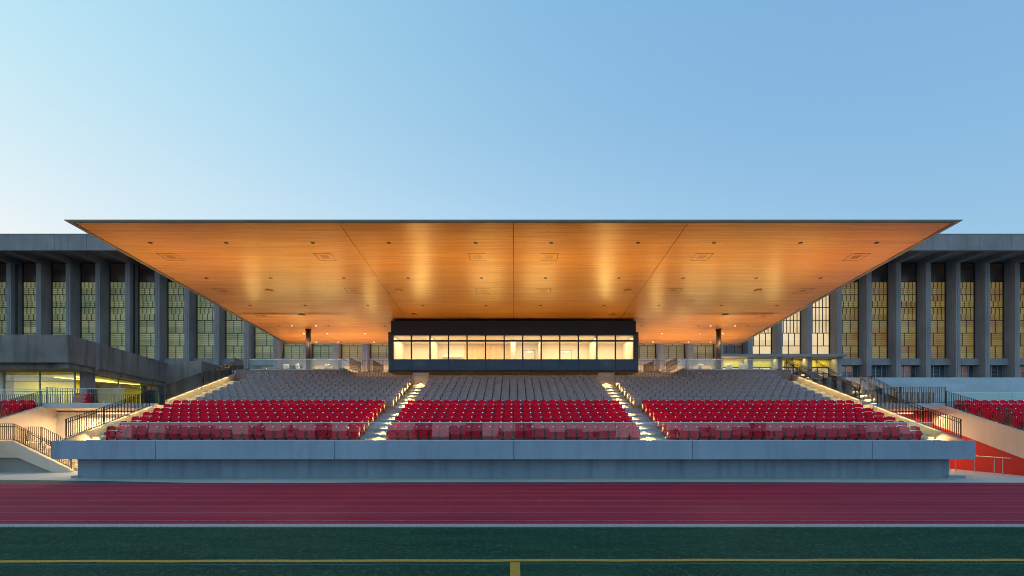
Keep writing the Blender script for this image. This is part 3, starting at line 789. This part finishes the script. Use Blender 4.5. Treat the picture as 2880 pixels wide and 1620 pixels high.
def add_window(xc, style, pane):
    key = (style,)
    if key not in src:
        f_ = grid_window(style, GW).build('window', ['black_panel', 'glazing_line']); g_ = MB().box(-GW, GW, .035, .055, 10.72, 19.92).build('pane', pane)
        h_ = MB().box(-GW, GW, .035, .055, 19.92, 22.1).build('upper_pane', 'pane_dark')
        src[key] = (f_.data, g_.data, h_.data)
        for o in (f_, g_, h_): bpy.data.objects.remove(o)
    fd, gd, hd = src[key]
    f_ = bpy.data.objects.new('window', fd); col.objects.link(f_); f_.parent = hl; f_.location = (xc, WY - 60, 0)
    for nm_, d_, mt in (('pane', gd, pane), ('upper_pane', hd, 'pane_dark')):
        g_ = bpy.data.objects.new(nm_, d_); col.objects.link(g_); g_.parent = f_
        g_.material_slots[0].link = 'OBJECT'; g_.material_slots[0].material = M[mt]
for j in range(-21, 21):
    a, c = fx[j + 21], fx[j + 22]; xc = (a + c) / 2
    special = j in (7, 8, 9, 10)
    style = 'bars' if j in (8, 9, 10) else 'grid'
    if j == 7: pane = 'pane_room'
    elif j == 10: pane = 'pane_bright'
    elif special: pane = 'pane_bright'
    elif j < -6: pane = 'pane_green'
    elif j > 6: pane = 'pane_amber'
    else: pane = 'pane_tan'
    add_window(xc, style, pane)
    xa, xb = a + FW / 2, c - FW / 2
    if special:
        MB().box(xa + .3, xb - .15, WY - .02, WY + .03, 7.1, 9.6).build('door_pane', 'pane_bright', hl)
        fr = MB()
        for xk in (xa + .3, (xa + xb) / 2, xb - .15): fr.box(xk - .05, xk + .05, WY - .06, WY - .021, 7.1, 9.7)
        fr.box(xa + .25, xb - .1, WY - .06, WY - .021, 9.6, 9.72); fr.box(xa + .25, xb - .1, WY - .06, WY - .021, 8.9, 8.96)
        fr.build('door_frame', 'black_panel', hl)
        MB().box(xa, xb, WY + .035, WY + .3, 7.1, 10.7).build('infill_wall', 'yellow_wall', hl)
        continue
    MB().box(xa - .01, xb + .01, FY + .75, WY + .3, 9.88, 10.66).build('sill_panel', 'conc_hall', hl)
    if abs(j + .5) < 7:
        MB().box(xa, xb, WY - .3, WY + .3, 7.08, 9.87).build('infill_wall', 'beige_panel', hl)
        MB().box(xa + .5, xb - .5, WY - .33, WY - .302, 7.1, 9.2).build('door', 'beige_panel', hl)
    else:
        MB().box(xa, xb, WY + .1, WY + .3, 3, 9.87).build('infill_wall', 'dark_glass_room', hl)
        fr = MB()
        for xk in (xa + .1, xa + .9, (xa + xb) / 2, xb - .7, xb - .1): fr.box(xk - .045, xk + .045, WY, WY + .08, 7.0, 9.87)
        for zk in (7.6, 8.2, 8.8, 9.35): fr.box(xa + 1.0, xb - .7, WY + .01, WY + .06, zk - .02, zk + .02)
        fr.build('window_frame', 'frame_metal', hl)
        if j % 2: MB().box(xa + .95, xb - .75, WY + .085, WY + .095, 7.0, 9.8).build('lit_opening', 'pane_room', hl)
for j in range(-7, 8):  # wall washers added to warm the fins under the canopy
    xw = fx[j + 21]
    MB().box(xw - .25, xw + .25, FY - .75, FY - .62, 7.085, 7.16).build('added_floor_uplight', 'dark_metal', hl)
    area('added_floor_lamp', (xw, FY - .68, 7.18), (R(180) - R(18), 0, 0), .5, .08, 150, (1, .60, .28), hl, 150)
# projecting slab over the lit doors
MB().box(fx[28] - .3, fx[32] + .3, FY - .9, WY, 10.67, 10.97).build('door_canopy', 'conc_hall', hl)
area('canopy_lamp', ((fx[28] + fx[32]) / 2, 59.3, 10.6), (0, 0, 0), 13, .3, 260, (1, .85, .32), hl)
for j in (-17, -13, 8, 13, 15, 18):
    MB().tube((fx[j + 21] + .42, FY + .5, 4), (fx[j + 21] + .42, FY + .5, 21.7), .09, 8).build('drainpipe', 'dark_metal', hl)
for x in (-4 * BP, 5 * BP, -5 * BP + 1): pass

# chairs on the deck
ch0 = thing('deck_chair', 'white shell chair behind the deck glass, nearest the office side column', 'chair', (0, 0, 0), 'white chairs on the upper deck')
def shell():
    b = MB(); nx, nz = 6, 6; idx = {}
    prof = [(-.24, .44), (-.10, .42), (.08, .43), (.18, .48), (.24, .60), (.27, .74), (.29, .86)]
    for back in (0, 1):
        for j, (py, pz) in enumerate(prof):
            for i in range(nx + 1):
                u = -1 + 2 * i / nx; idx[i, j, back] = len(b.v)
                b.v.append((u * (.26 - .004 * j), py - (.10 * u * u if j > 2 else 0) + (.02 if back else 0), pz + (.07 * u * u if j <= 2 else 0) - (.02 if back else 0)))
    F = lambda *q: (b.f.append(q), b.m.append(0))
    for j in range(6):
        for i in range(nx):
            F(idx[i, j, 0], idx[i + 1, j, 0], idx[i + 1, j + 1, 0], idx[i, j + 1, 0]); F(idx[i, j, 1], idx[i, j + 1, 1], idx[i + 1, j + 1, 1], idx[i + 1, j, 1])
    for j in range(6):
        F(idx[0, j, 0], idx[0, j + 1, 0], idx[0, j + 1, 1], idx[0, j, 1]); F(idx[nx, j, 0], idx[nx, j, 1], idx[nx, j + 1, 1], idx[nx, j + 1, 0])
    for i in range(nx): F(idx[i, 0, 0], idx[i, 0, 1], idx[i + 1, 0, 1], idx[i + 1, 0, 0]); F(idx[i, 6, 0], idx[i + 1, 6, 0], idx[i + 1, 6, 1], idx[i, 6, 1])
    return b
shell().build('seat_shell', 'white_plastic', ch0, smooth=True)
for sx_ in (-1, 1):
    for sy_ in (-1, 1): MB().tube((sx_ * .15, sy_ * .12, .43), (sx_ * .25, sy_ * .24, 0), .014, 8).build('leg', 'white_plastic', ch0)
spots = [(-19.5, 43, R(200), 'farthest from the press box on the office side'), (-18.4, 43, R(150), 'just beyond the office side column'), (-15.9, 43, R(170), 'between the office side column and press box'),
         (16.0, 43, R(190), 'between the press box and red wall side column'), (18.5, 43, R(170), 'just beyond the red wall side column'), (19.6, 43, R(175), 'farthest from the press box on the red wall side')]
for k, (x, y, rz, wh) in enumerate(spots):
    o = ch0 if k == 0 else copy_tree(ch0)
    o.location = (x, y, 7.08); o.rotation_euler = (0, 0, rz); o['label'] = 'white shell chair on the deck, ' + wh; o['group'] = 'white chairs on the upper deck'

# ---------------------------------------------------------------- side stands, walkways, stairs
def side_stand(sx, xin, label, wallmat, strmat):
    t_ = thing('side_stand', label, 'side stand', (sx * xin, 28, 0))
    prof = [(24.55, 1.78)]
    for i in range(2, 8): prof += [(RY(i), FZ(i - 1)), (RY(i), FZ(i))]
    prof += [(32.0, FZ(7)), (32.0, 0), (26.3, 0), (26.3, 1.0), (24.55, 1.0)]
    MB().prism(prof[::-1], 'x', *sorted((sx * (xin + .23), sx * 48))).build('terrace', 'conc_stair', t_)
    z = lambda y: 1.78 + .269 * (y - 25.21) / .84 + .20
    top = [(24.4, z(24.4)), (31.2, z(31.2))]
    MB().prism([(24.4, z(24.4)), (24.4, .92), (26.2, .92), (31.9, z(31.9) - 1.35), (31.9, z(31.9))], 'x', *sorted((sx * xin, sx * (xin + .22)))).build('stringer', strmat, t_)
    MB().prism([(25.6, 0), (31.9, 0), (31.9, z(31.9) - 1.0), (25.6, z(25.6) - 1.0)], 'x', *sorted((sx * (xin + .06), sx * (xin + .222)))).build('side_wall', wallmat, t_)
    for i in range(1, 8):
        MB().box(*sorted((sx * (xin + .25), sx * (xin + .33))), RY(i + 1) - .20, RY(i + 1) - .08, FZ(i) + .03, FZ(i) + .075).build('step_light', 'lens_warm', t_)
        area('step_lamp', (sx * (xin + .40), RY(i + 1) - .14, FZ(i) + .10), (0, R(75) * -sx, 0), .1, .05, 3.0, WARM, t_)
    return t_
side_stand(-1, 29.1, 'small seating stand beside the concrete office with cream side wall', 'conc_cream', 'conc_cream')
side_stand(1, 26.65, 'small seating stand with white stringer above a bright red wall', 'red_wall', 'conc_cream')
zs = lambda y: 1.78 + .269 * (y - 25.21) / .84 + .20
railing('dark picket railing along the sloping edge of the office side stand', [(-29.2, 24.6, zs(24.6)), (-29.2, 27.6, zs(27.6)), (-29.2, 31.0, zs(31.0))], .95, .12)
railing('dark picket railing above the white stringer of the red wall stand', [(26.76, 24.6, zs(24.6)), (26.76, 27.6, zs(27.6)), (26.76, 31.0, zs(31.0))], .95, .12)
# walkway slabs
for sx, xo, nm in ((-1, 29.6, 'office'), (1, 27.25, 'red wall')):
    t_ = thing('walkway_slab', f'thin concrete walkway slab between the stands, {nm} side', 'walkway', (sx * 25, 31, 3.7))
    MB().box(*sorted((sx * 22.25, sx * xo)), 31.0, 31.3, 3.73, 4.02).build('slab_edge', 'conc_light', t_)
    prof = [(31.3, 3.95), (31.3, 3.735)] + [(31.3 + .3 * k, 3.735 - .075 * k * (1.0 - .05 * k)) for k in range(1, 5)] + [(45, 3.45), (45, 3.95)]
    MB().prism(prof, 'x', *sorted((sx * 22.25, sx * xo))).build('slab', 'conc_cream', t_)
    MB().box(*sorted((sx * 22.0, sx * (xo + .3))), 31.92, 32.3, 0, 3.5).build('back_wall', 'conc_cream' if sx < 0 else 'red_wall', t_)
    xm = sx * (22.2 + (4.0 if sx > 0 else 6.2) / 2)
    MB().box(xm - 1.2, xm + 1.2, 31.8, 31.88, 3.42, 3.46).build('soffit_light', 'panel_warm', t_)
    area('soffit_lamp', (xm, 31.2, 3.3), (R(-10), 0, 0), 4.6, .2, 420 if sx < 0 else 150, (1, .76, .38), t_)
railing('picket railing angled across the walkway behind its glass, office side', [(-29.3, 31.4, 3.95), (-27.6, 33.2, 3.95)], 1.1, .12)
railing('low picket railing along the far edge of the walkway, office side', [(-36.5, 34.6, 3.95), (-27.6, 34.6, 3.95), (-23.5, 34.6, 3.95)], .85, .14)
railing('tall picket railing on the walkway edge, red wall side', [(24.1, 31.15, 3.97), (26.9, 31.15, 3.97)], 1.08, .11)
railing('dark picket railing turning back from the walkway edge, red wall side', [(24.1, 31.2, 3.97), (23.6, 34.0, 3.97)], 1.08, .10)
railing('dense picket railing behind the walkway corner, red wall side', [(25.6, 33.5, 3.97), (28.4, 33.8, 3.97)], .9, .10)
# outer stairs from walkway to deck, right hand side of the photograph
t_ = thing('outer_stair', 'concrete stair flights climbing from the walkway to the deck beside the terraced wall', 'stair', (23.7, 33, 3.95))
b = MB(); prof = [(32.6, 3.95)]; y, z = 32.6, 3.95
for k in range(8): z += .15; prof += [(y, z)]; y += .30; prof += [(y, z)]
prof += [(37.6, z)]; y = 37.6
for k in range(13): z += .15; prof += [(y, z)]; y += .30; prof += [(y, z)]
prof += [(41.8, z), (41.8, 3.5), (32.6, 3.5)]
MB().prism(prof[::-1], 'x', 22.4, 24.9).build('flight', 'conc_stair', t_)
zz = [3.95 + .15 * k for k in range(9)]
for k in range(0, 8, 2): step_light(23.5, 32.6 + .3 * k, 3.95 + .15 * (k + 1) + .02, t_, 2.6, .3)
for k in range(0, 12, 2): step_light(23.5, 37.6 + .3 * k, 5.15 + .15 * (k + 1) + .02, t_, 2.4, .3)
for X, nm in ((22.5, 'stand side'), (24.95, 'terrace side')):
    railing(f'stair railing of the outer flights, {nm}', [(X, 32.5, 3.97), (X, 34.9, 5.15), (X, 37.5, 5.15), (X, 41.3, 7.1)], .98, .12, hand=.06)
railing('short stair railing standing in front of the terraced white wall', [(26.5, 36.0, 4.35), (26.5, 38.2, 5.35)], .95, .12, hand=.06)
# terraced white wall on the right
t_ = thing('terraced_wall', 'long pale concrete terrace steps rising toward the hall behind the red wall stand', 'terraced wall', (40, 46, 4))
for (y0, zt, xs_) in ((36.5, 4.7, 27.5), (39.0, 5.45, 26.2), (41.5, 6.15, 25.6), (44.0, 6.72, 25.2), (46.5, 7.15, 24.4)):
    MB().box(xs_, 75, y0, y0 + 2.52, 3.0, zt).build('terrace_step', 'conc_light', t_)
struct(MB().box(24.4, 78, 49.03, 58.5, 6.6, 7.1).build('terrace_ground', 'conc_ground'))
# handrail in front of the red wall
t_ = thing('steel_handrail', 'pale steel handrail on posts in front of the red wall', 'handrail', (25.7, 28, 0))
MB().tube((25.7, 26.3, .95), (25.7, 29.5, .95), .022).tube((25.7, 26.3, .95), (25.95, 26.1, .93), .022).build('rail', 'steel', t_)
for y in (26.3, 26.75, 27.9, 29.1, 29.5): MB().tube((25.7, y, 0), (25.7, y, .95), .022).build('post', 'steel', t_)
# front stair on the left
t_ = thing('front_stair', 'cream concrete stair descending to the pavement beside the parapet end', 'stair', (-27, 28.2, 0))
b = MB(); b.prism([(-36, .83), (-27.9, .83), (-25.9, -.02), (-24.9, -.02), (-24.9, .12), (-28.25, 1.77), (-36, 1.77)], 'y', 28.2, 28.42); b.build('stringer', 'conc_cream', t_)
b = MB(); prof = [(-36, 1.62)]; x, z = -28.2, 1.62; prof += [(x, z)]
for k in range(10): z -= .162; prof += [(x, z)]; x += .29; prof += [(x, z)]
prof += [(x, -.02), (-36, -.02)]
b.prism(prof, 'y', 28.43, 29.9); b.build('flight', 'conc_stair', t_)
MB().box(-36, -27.6, 28.6, 28.7, -.02, .82).build('under_wall', 'conc_dark', t_)
for k in range(0, 10, 2):
    x = -28.1 + .29 * k; z = 1.62 - .162 * k
    MB().box(x, x + .12, 29.84, 29.88, z + .02, z + .06).build('step_light', 'lens_warm', t_)
    area('step_lamp', (x, 29.75, z + .1), (R(-75), 0, 0), .15, .05, 3.5, WARM, t_)
railing('dark picket railing descending with the front stair to the pavement', [(-36, 28.31, 1.77), (-28.25, 28.31, 1.77), (-25.0, 28.31, .2)], .98, .12, hand=.08)
railing('second picket railing on the far side of the front stair', [(-33, 29.95, 1.62), (-28.25, 29.95, 1.62), (-25.2, 29.95, .1)], .95, .12)

# ---------------------------------------------------------------- office block on the left
of = thing('concrete_office', 'weathered dark concrete office block with yellow lit glass rooms beneath its fascia', 'office block', (-34, 38, 4))
dx = -.25
def chamf(x0, y0, t): return (x0 + dx * t, y0 + t)
A = (-32.0, 36.0); B_ = chamf(-32.0, 36.0, 16.4)
MB().prism([(-60, 36.0), A, B_, (-60, 52.4)], 'z', 7.2, 9.2).build('fascia', 'conc_dark', of)
A2 = (-32.25, 36.35); B2 = chamf(A2[0], A2[1], 16.0)
MB().prism([(-60, 36.6), (-33.0, 36.6), (-33.0, 36.35), A2, B2, (-60, 52.3)], 'z', 6.82, 7.2).build('lower_beam', 'conc_dark', of)
MB().prism([chamf(-31.97, 36.0, 3.3), chamf(-31.97, 36.0, 3.75), chamf(-32.1, 36.0, 3.75), chamf(-32.1, 36.0, 3.3)], 'z', 7.0, 9.21).build('pilaster_strip', 'conc_hall', of)
MB().box(-60, -33.3, 36.65, 38.6, 6.95, 7.1).build('soffit', 'conc_cream', of)
MB().prism([(-36.3, 52), (-32.4, 52), (-33.2, 58.4), (-36.3, 58.4)], 'z', 3, 9.4).build('end_block', 'conc_dark', of)
MB().prism([(-33.8, 39.0), (-33.42, 39.0), (-33.82, 40.5), (-34.2, 40.5)], 'z', 3.9, 6.82).build('column', 'conc_hall', of)
# front windows (plane y=38.7), x from -38.8 to -33.85
MB().box(-60, -39.4, 38.6, 38.9, 3.9, 7.0).build('wall', 'conc_cream', of)
def flat_window(p, q, z0, z1, cols, rows, mat='office_glass'):
    """window in the vertical plane from p to q"""
    p, q = Vector((*p, 0)), Vector((*q, 0)); fr = MB(); d = (q - p)
    for c in cols:
        a = p.lerp(q, c); fr.bar(a + Vector((0, 0, z0)), a + Vector((0, 0, z1)), .10, .07, up=tuple(d.normalized().cross(Vector((0, 0, 1)))))
    for r_ in rows: fr.bar(p + Vector((0, 0, r_)), q + Vector((0, 0, r_)), .07, .06)
    f_ = fr.build('window', 'frame_metal', of)
    g_ = MB().add([p + Vector((0, 0, z0)), q + Vector((0, 0, z0)), q + Vector((0, 0, z1)), p + Vector((0, 0, z1))], [(0, 1, 2, 3)]).build('pane', mat, of); g_.parent = f_
flat_window((-39.35, 38.75), (-33.95, 38.75), 3.95, 7.03, (0, .5, 1), (5.3, 6.1, 6.65, 7.0, 3.98))
flat_window((-34.2, 40.55), chamf(-34.2, 40.55, 12.0), 3.95, 6.8, (0, .34, .68, 1), (3.98, 6.2, 6.78))
MB().box(-50, -22.3, 36.0, 60, 3.6, 3.94).build('floor_slab', 'conc_ground', of)
MB().prism([(-60, 38.8), (-34.3, 38.8), chamf(-34.3, 40.6, 11.9), (-60, 52.2)], 'z', 6.805, 6.818).build('ceiling', 'yellow_wall', of)
MB().box(-52, -40.2, 46.5, 46.7, 3.95, 6.8).box(-40.2, -39.9, 40.0, 46.7, 3.95, 6.8).build('inner_wall', 'yellow_wall', of)
MB().box(-44, -37.5, 50.5, 50.7, 3.95, 6.8).build('rear_wall', 'yellow_wall', of)
for x0, y0, x1, y1 in ((-38.5, 42.0, -37.0, 49.5), (-36.3, 41.6, -36.9, 46.2)):
    MB().bar((x0, y0, 6.72), (x1, y1, 6.72), .14, .05).build('ceiling_light', 'tube_yellow', of)
area('room_lamp', (-37.5, 44.5, 6.6), (0, 0, 0), 3, 7, 400, (1, .88, .18), of)
area('room_lamp', (-46, 42.5, 6.6), (0, 0, 0), 10, 3, 170, (1, .80, .25), of)
area('soffit_lamp', (-38, 37.6, 6.9), (0, 0, 0), 8, .3, 60, (1, .72, .38), of)
o = copy_tree(ch0); o.location = (-34.9, 43.0, 3.95); o.rotation_euler = (0, 0, R(120)); o['label'] = 'pale lounge chair inside the yellow lit office room behind glass'; o['group'] = 'chairs in the office'
o = copy_tree(ch0); o.location = (-36.2, 46.6, 3.95); o.rotation_euler = (0, 0, R(60)); o['label'] = 'pale chair deeper inside the yellow lit office, near its far window post'; o['group'] = 'chairs in the office'

def tree(x, y, h, conifer, label):
    t_ = thing('conifer_tree' if conifer else 'small_tree', label, 'tree', (x, y, 0), 'trees across the field mirrored in the glass')
    b = MB(); b.tube((x, y, 0), (x, y, h * .9), h * .022, 7, h * .006)
    for k in range(8):
        a = random.random() * 6.28; zz_ = h * (.2 + .08 * k); r_ = h * .22 * (1.1 - zz_ / h)
        b.tube((x, y, zz_), (x + math.cos(a) * r_, y + math.sin(a) * r_, zz_ + r_ * (.1 if conifer else .6)), h * .007, 5, h * .002)
    b.build('trunk', 'bark', t_)
    b = MB()
    for k in range(1600 if conifer else 900):
        f_ = random.random(); a = random.random() * 6.28
        if conifer: zz_ = h * (.12 + .88 * f_); R_ = h * .26 * (1 - f_) * (.55 + .45 * abs(math.sin(f_ * 38))) + .1; rr = R_ * random.random() ** .4
        else: zz_ = h * (.25 + .75 * f_); R_ = h * .42 * math.sin(math.pi * min(1, .15 + f_ * .85)) ** .6 * (.7 + .3 * math.sin(a * 3 + f_ * 9)); rr = R_ * random.random() ** .5
        p = Vector((x + math.cos(a) * rr, y + math.sin(a) * rr, zz_)); q = h * (.022 if conifer else .030)
        u = Vector((random.gauss(0, 1), random.gauss(0, 1), random.gauss(0, .4))).normalized() * q; v_ = u.cross(Vector((random.gauss(0, 1), random.gauss(0, 1), 1))).normalized() * q * .6
        b.quad(p - u, p + v_, p + u, p - v_)
    b.build('crown', 'leaf', t_)
for k in range(16):
    x = -66 + 8.8 * k + random.uniform(-3, 3); h = random.uniform(1.9, 2.9)
    if k in (6, 9): continue
    tree(x, -76 + random.uniform(-3, 3), h, False, f'small tree across the field mirrored in the front glass, {ORD[k]} from the office side')
tree(-108, -66, 15, True, 'tall conifer mirrored in the office glass, the one farther from the field')
tree(-96, -70, 12, True, 'shorter conifer mirrored in the office glass, the one nearer the field')

for o in list(bpy.data.objects):
    if '_o' in o: del o['_o']
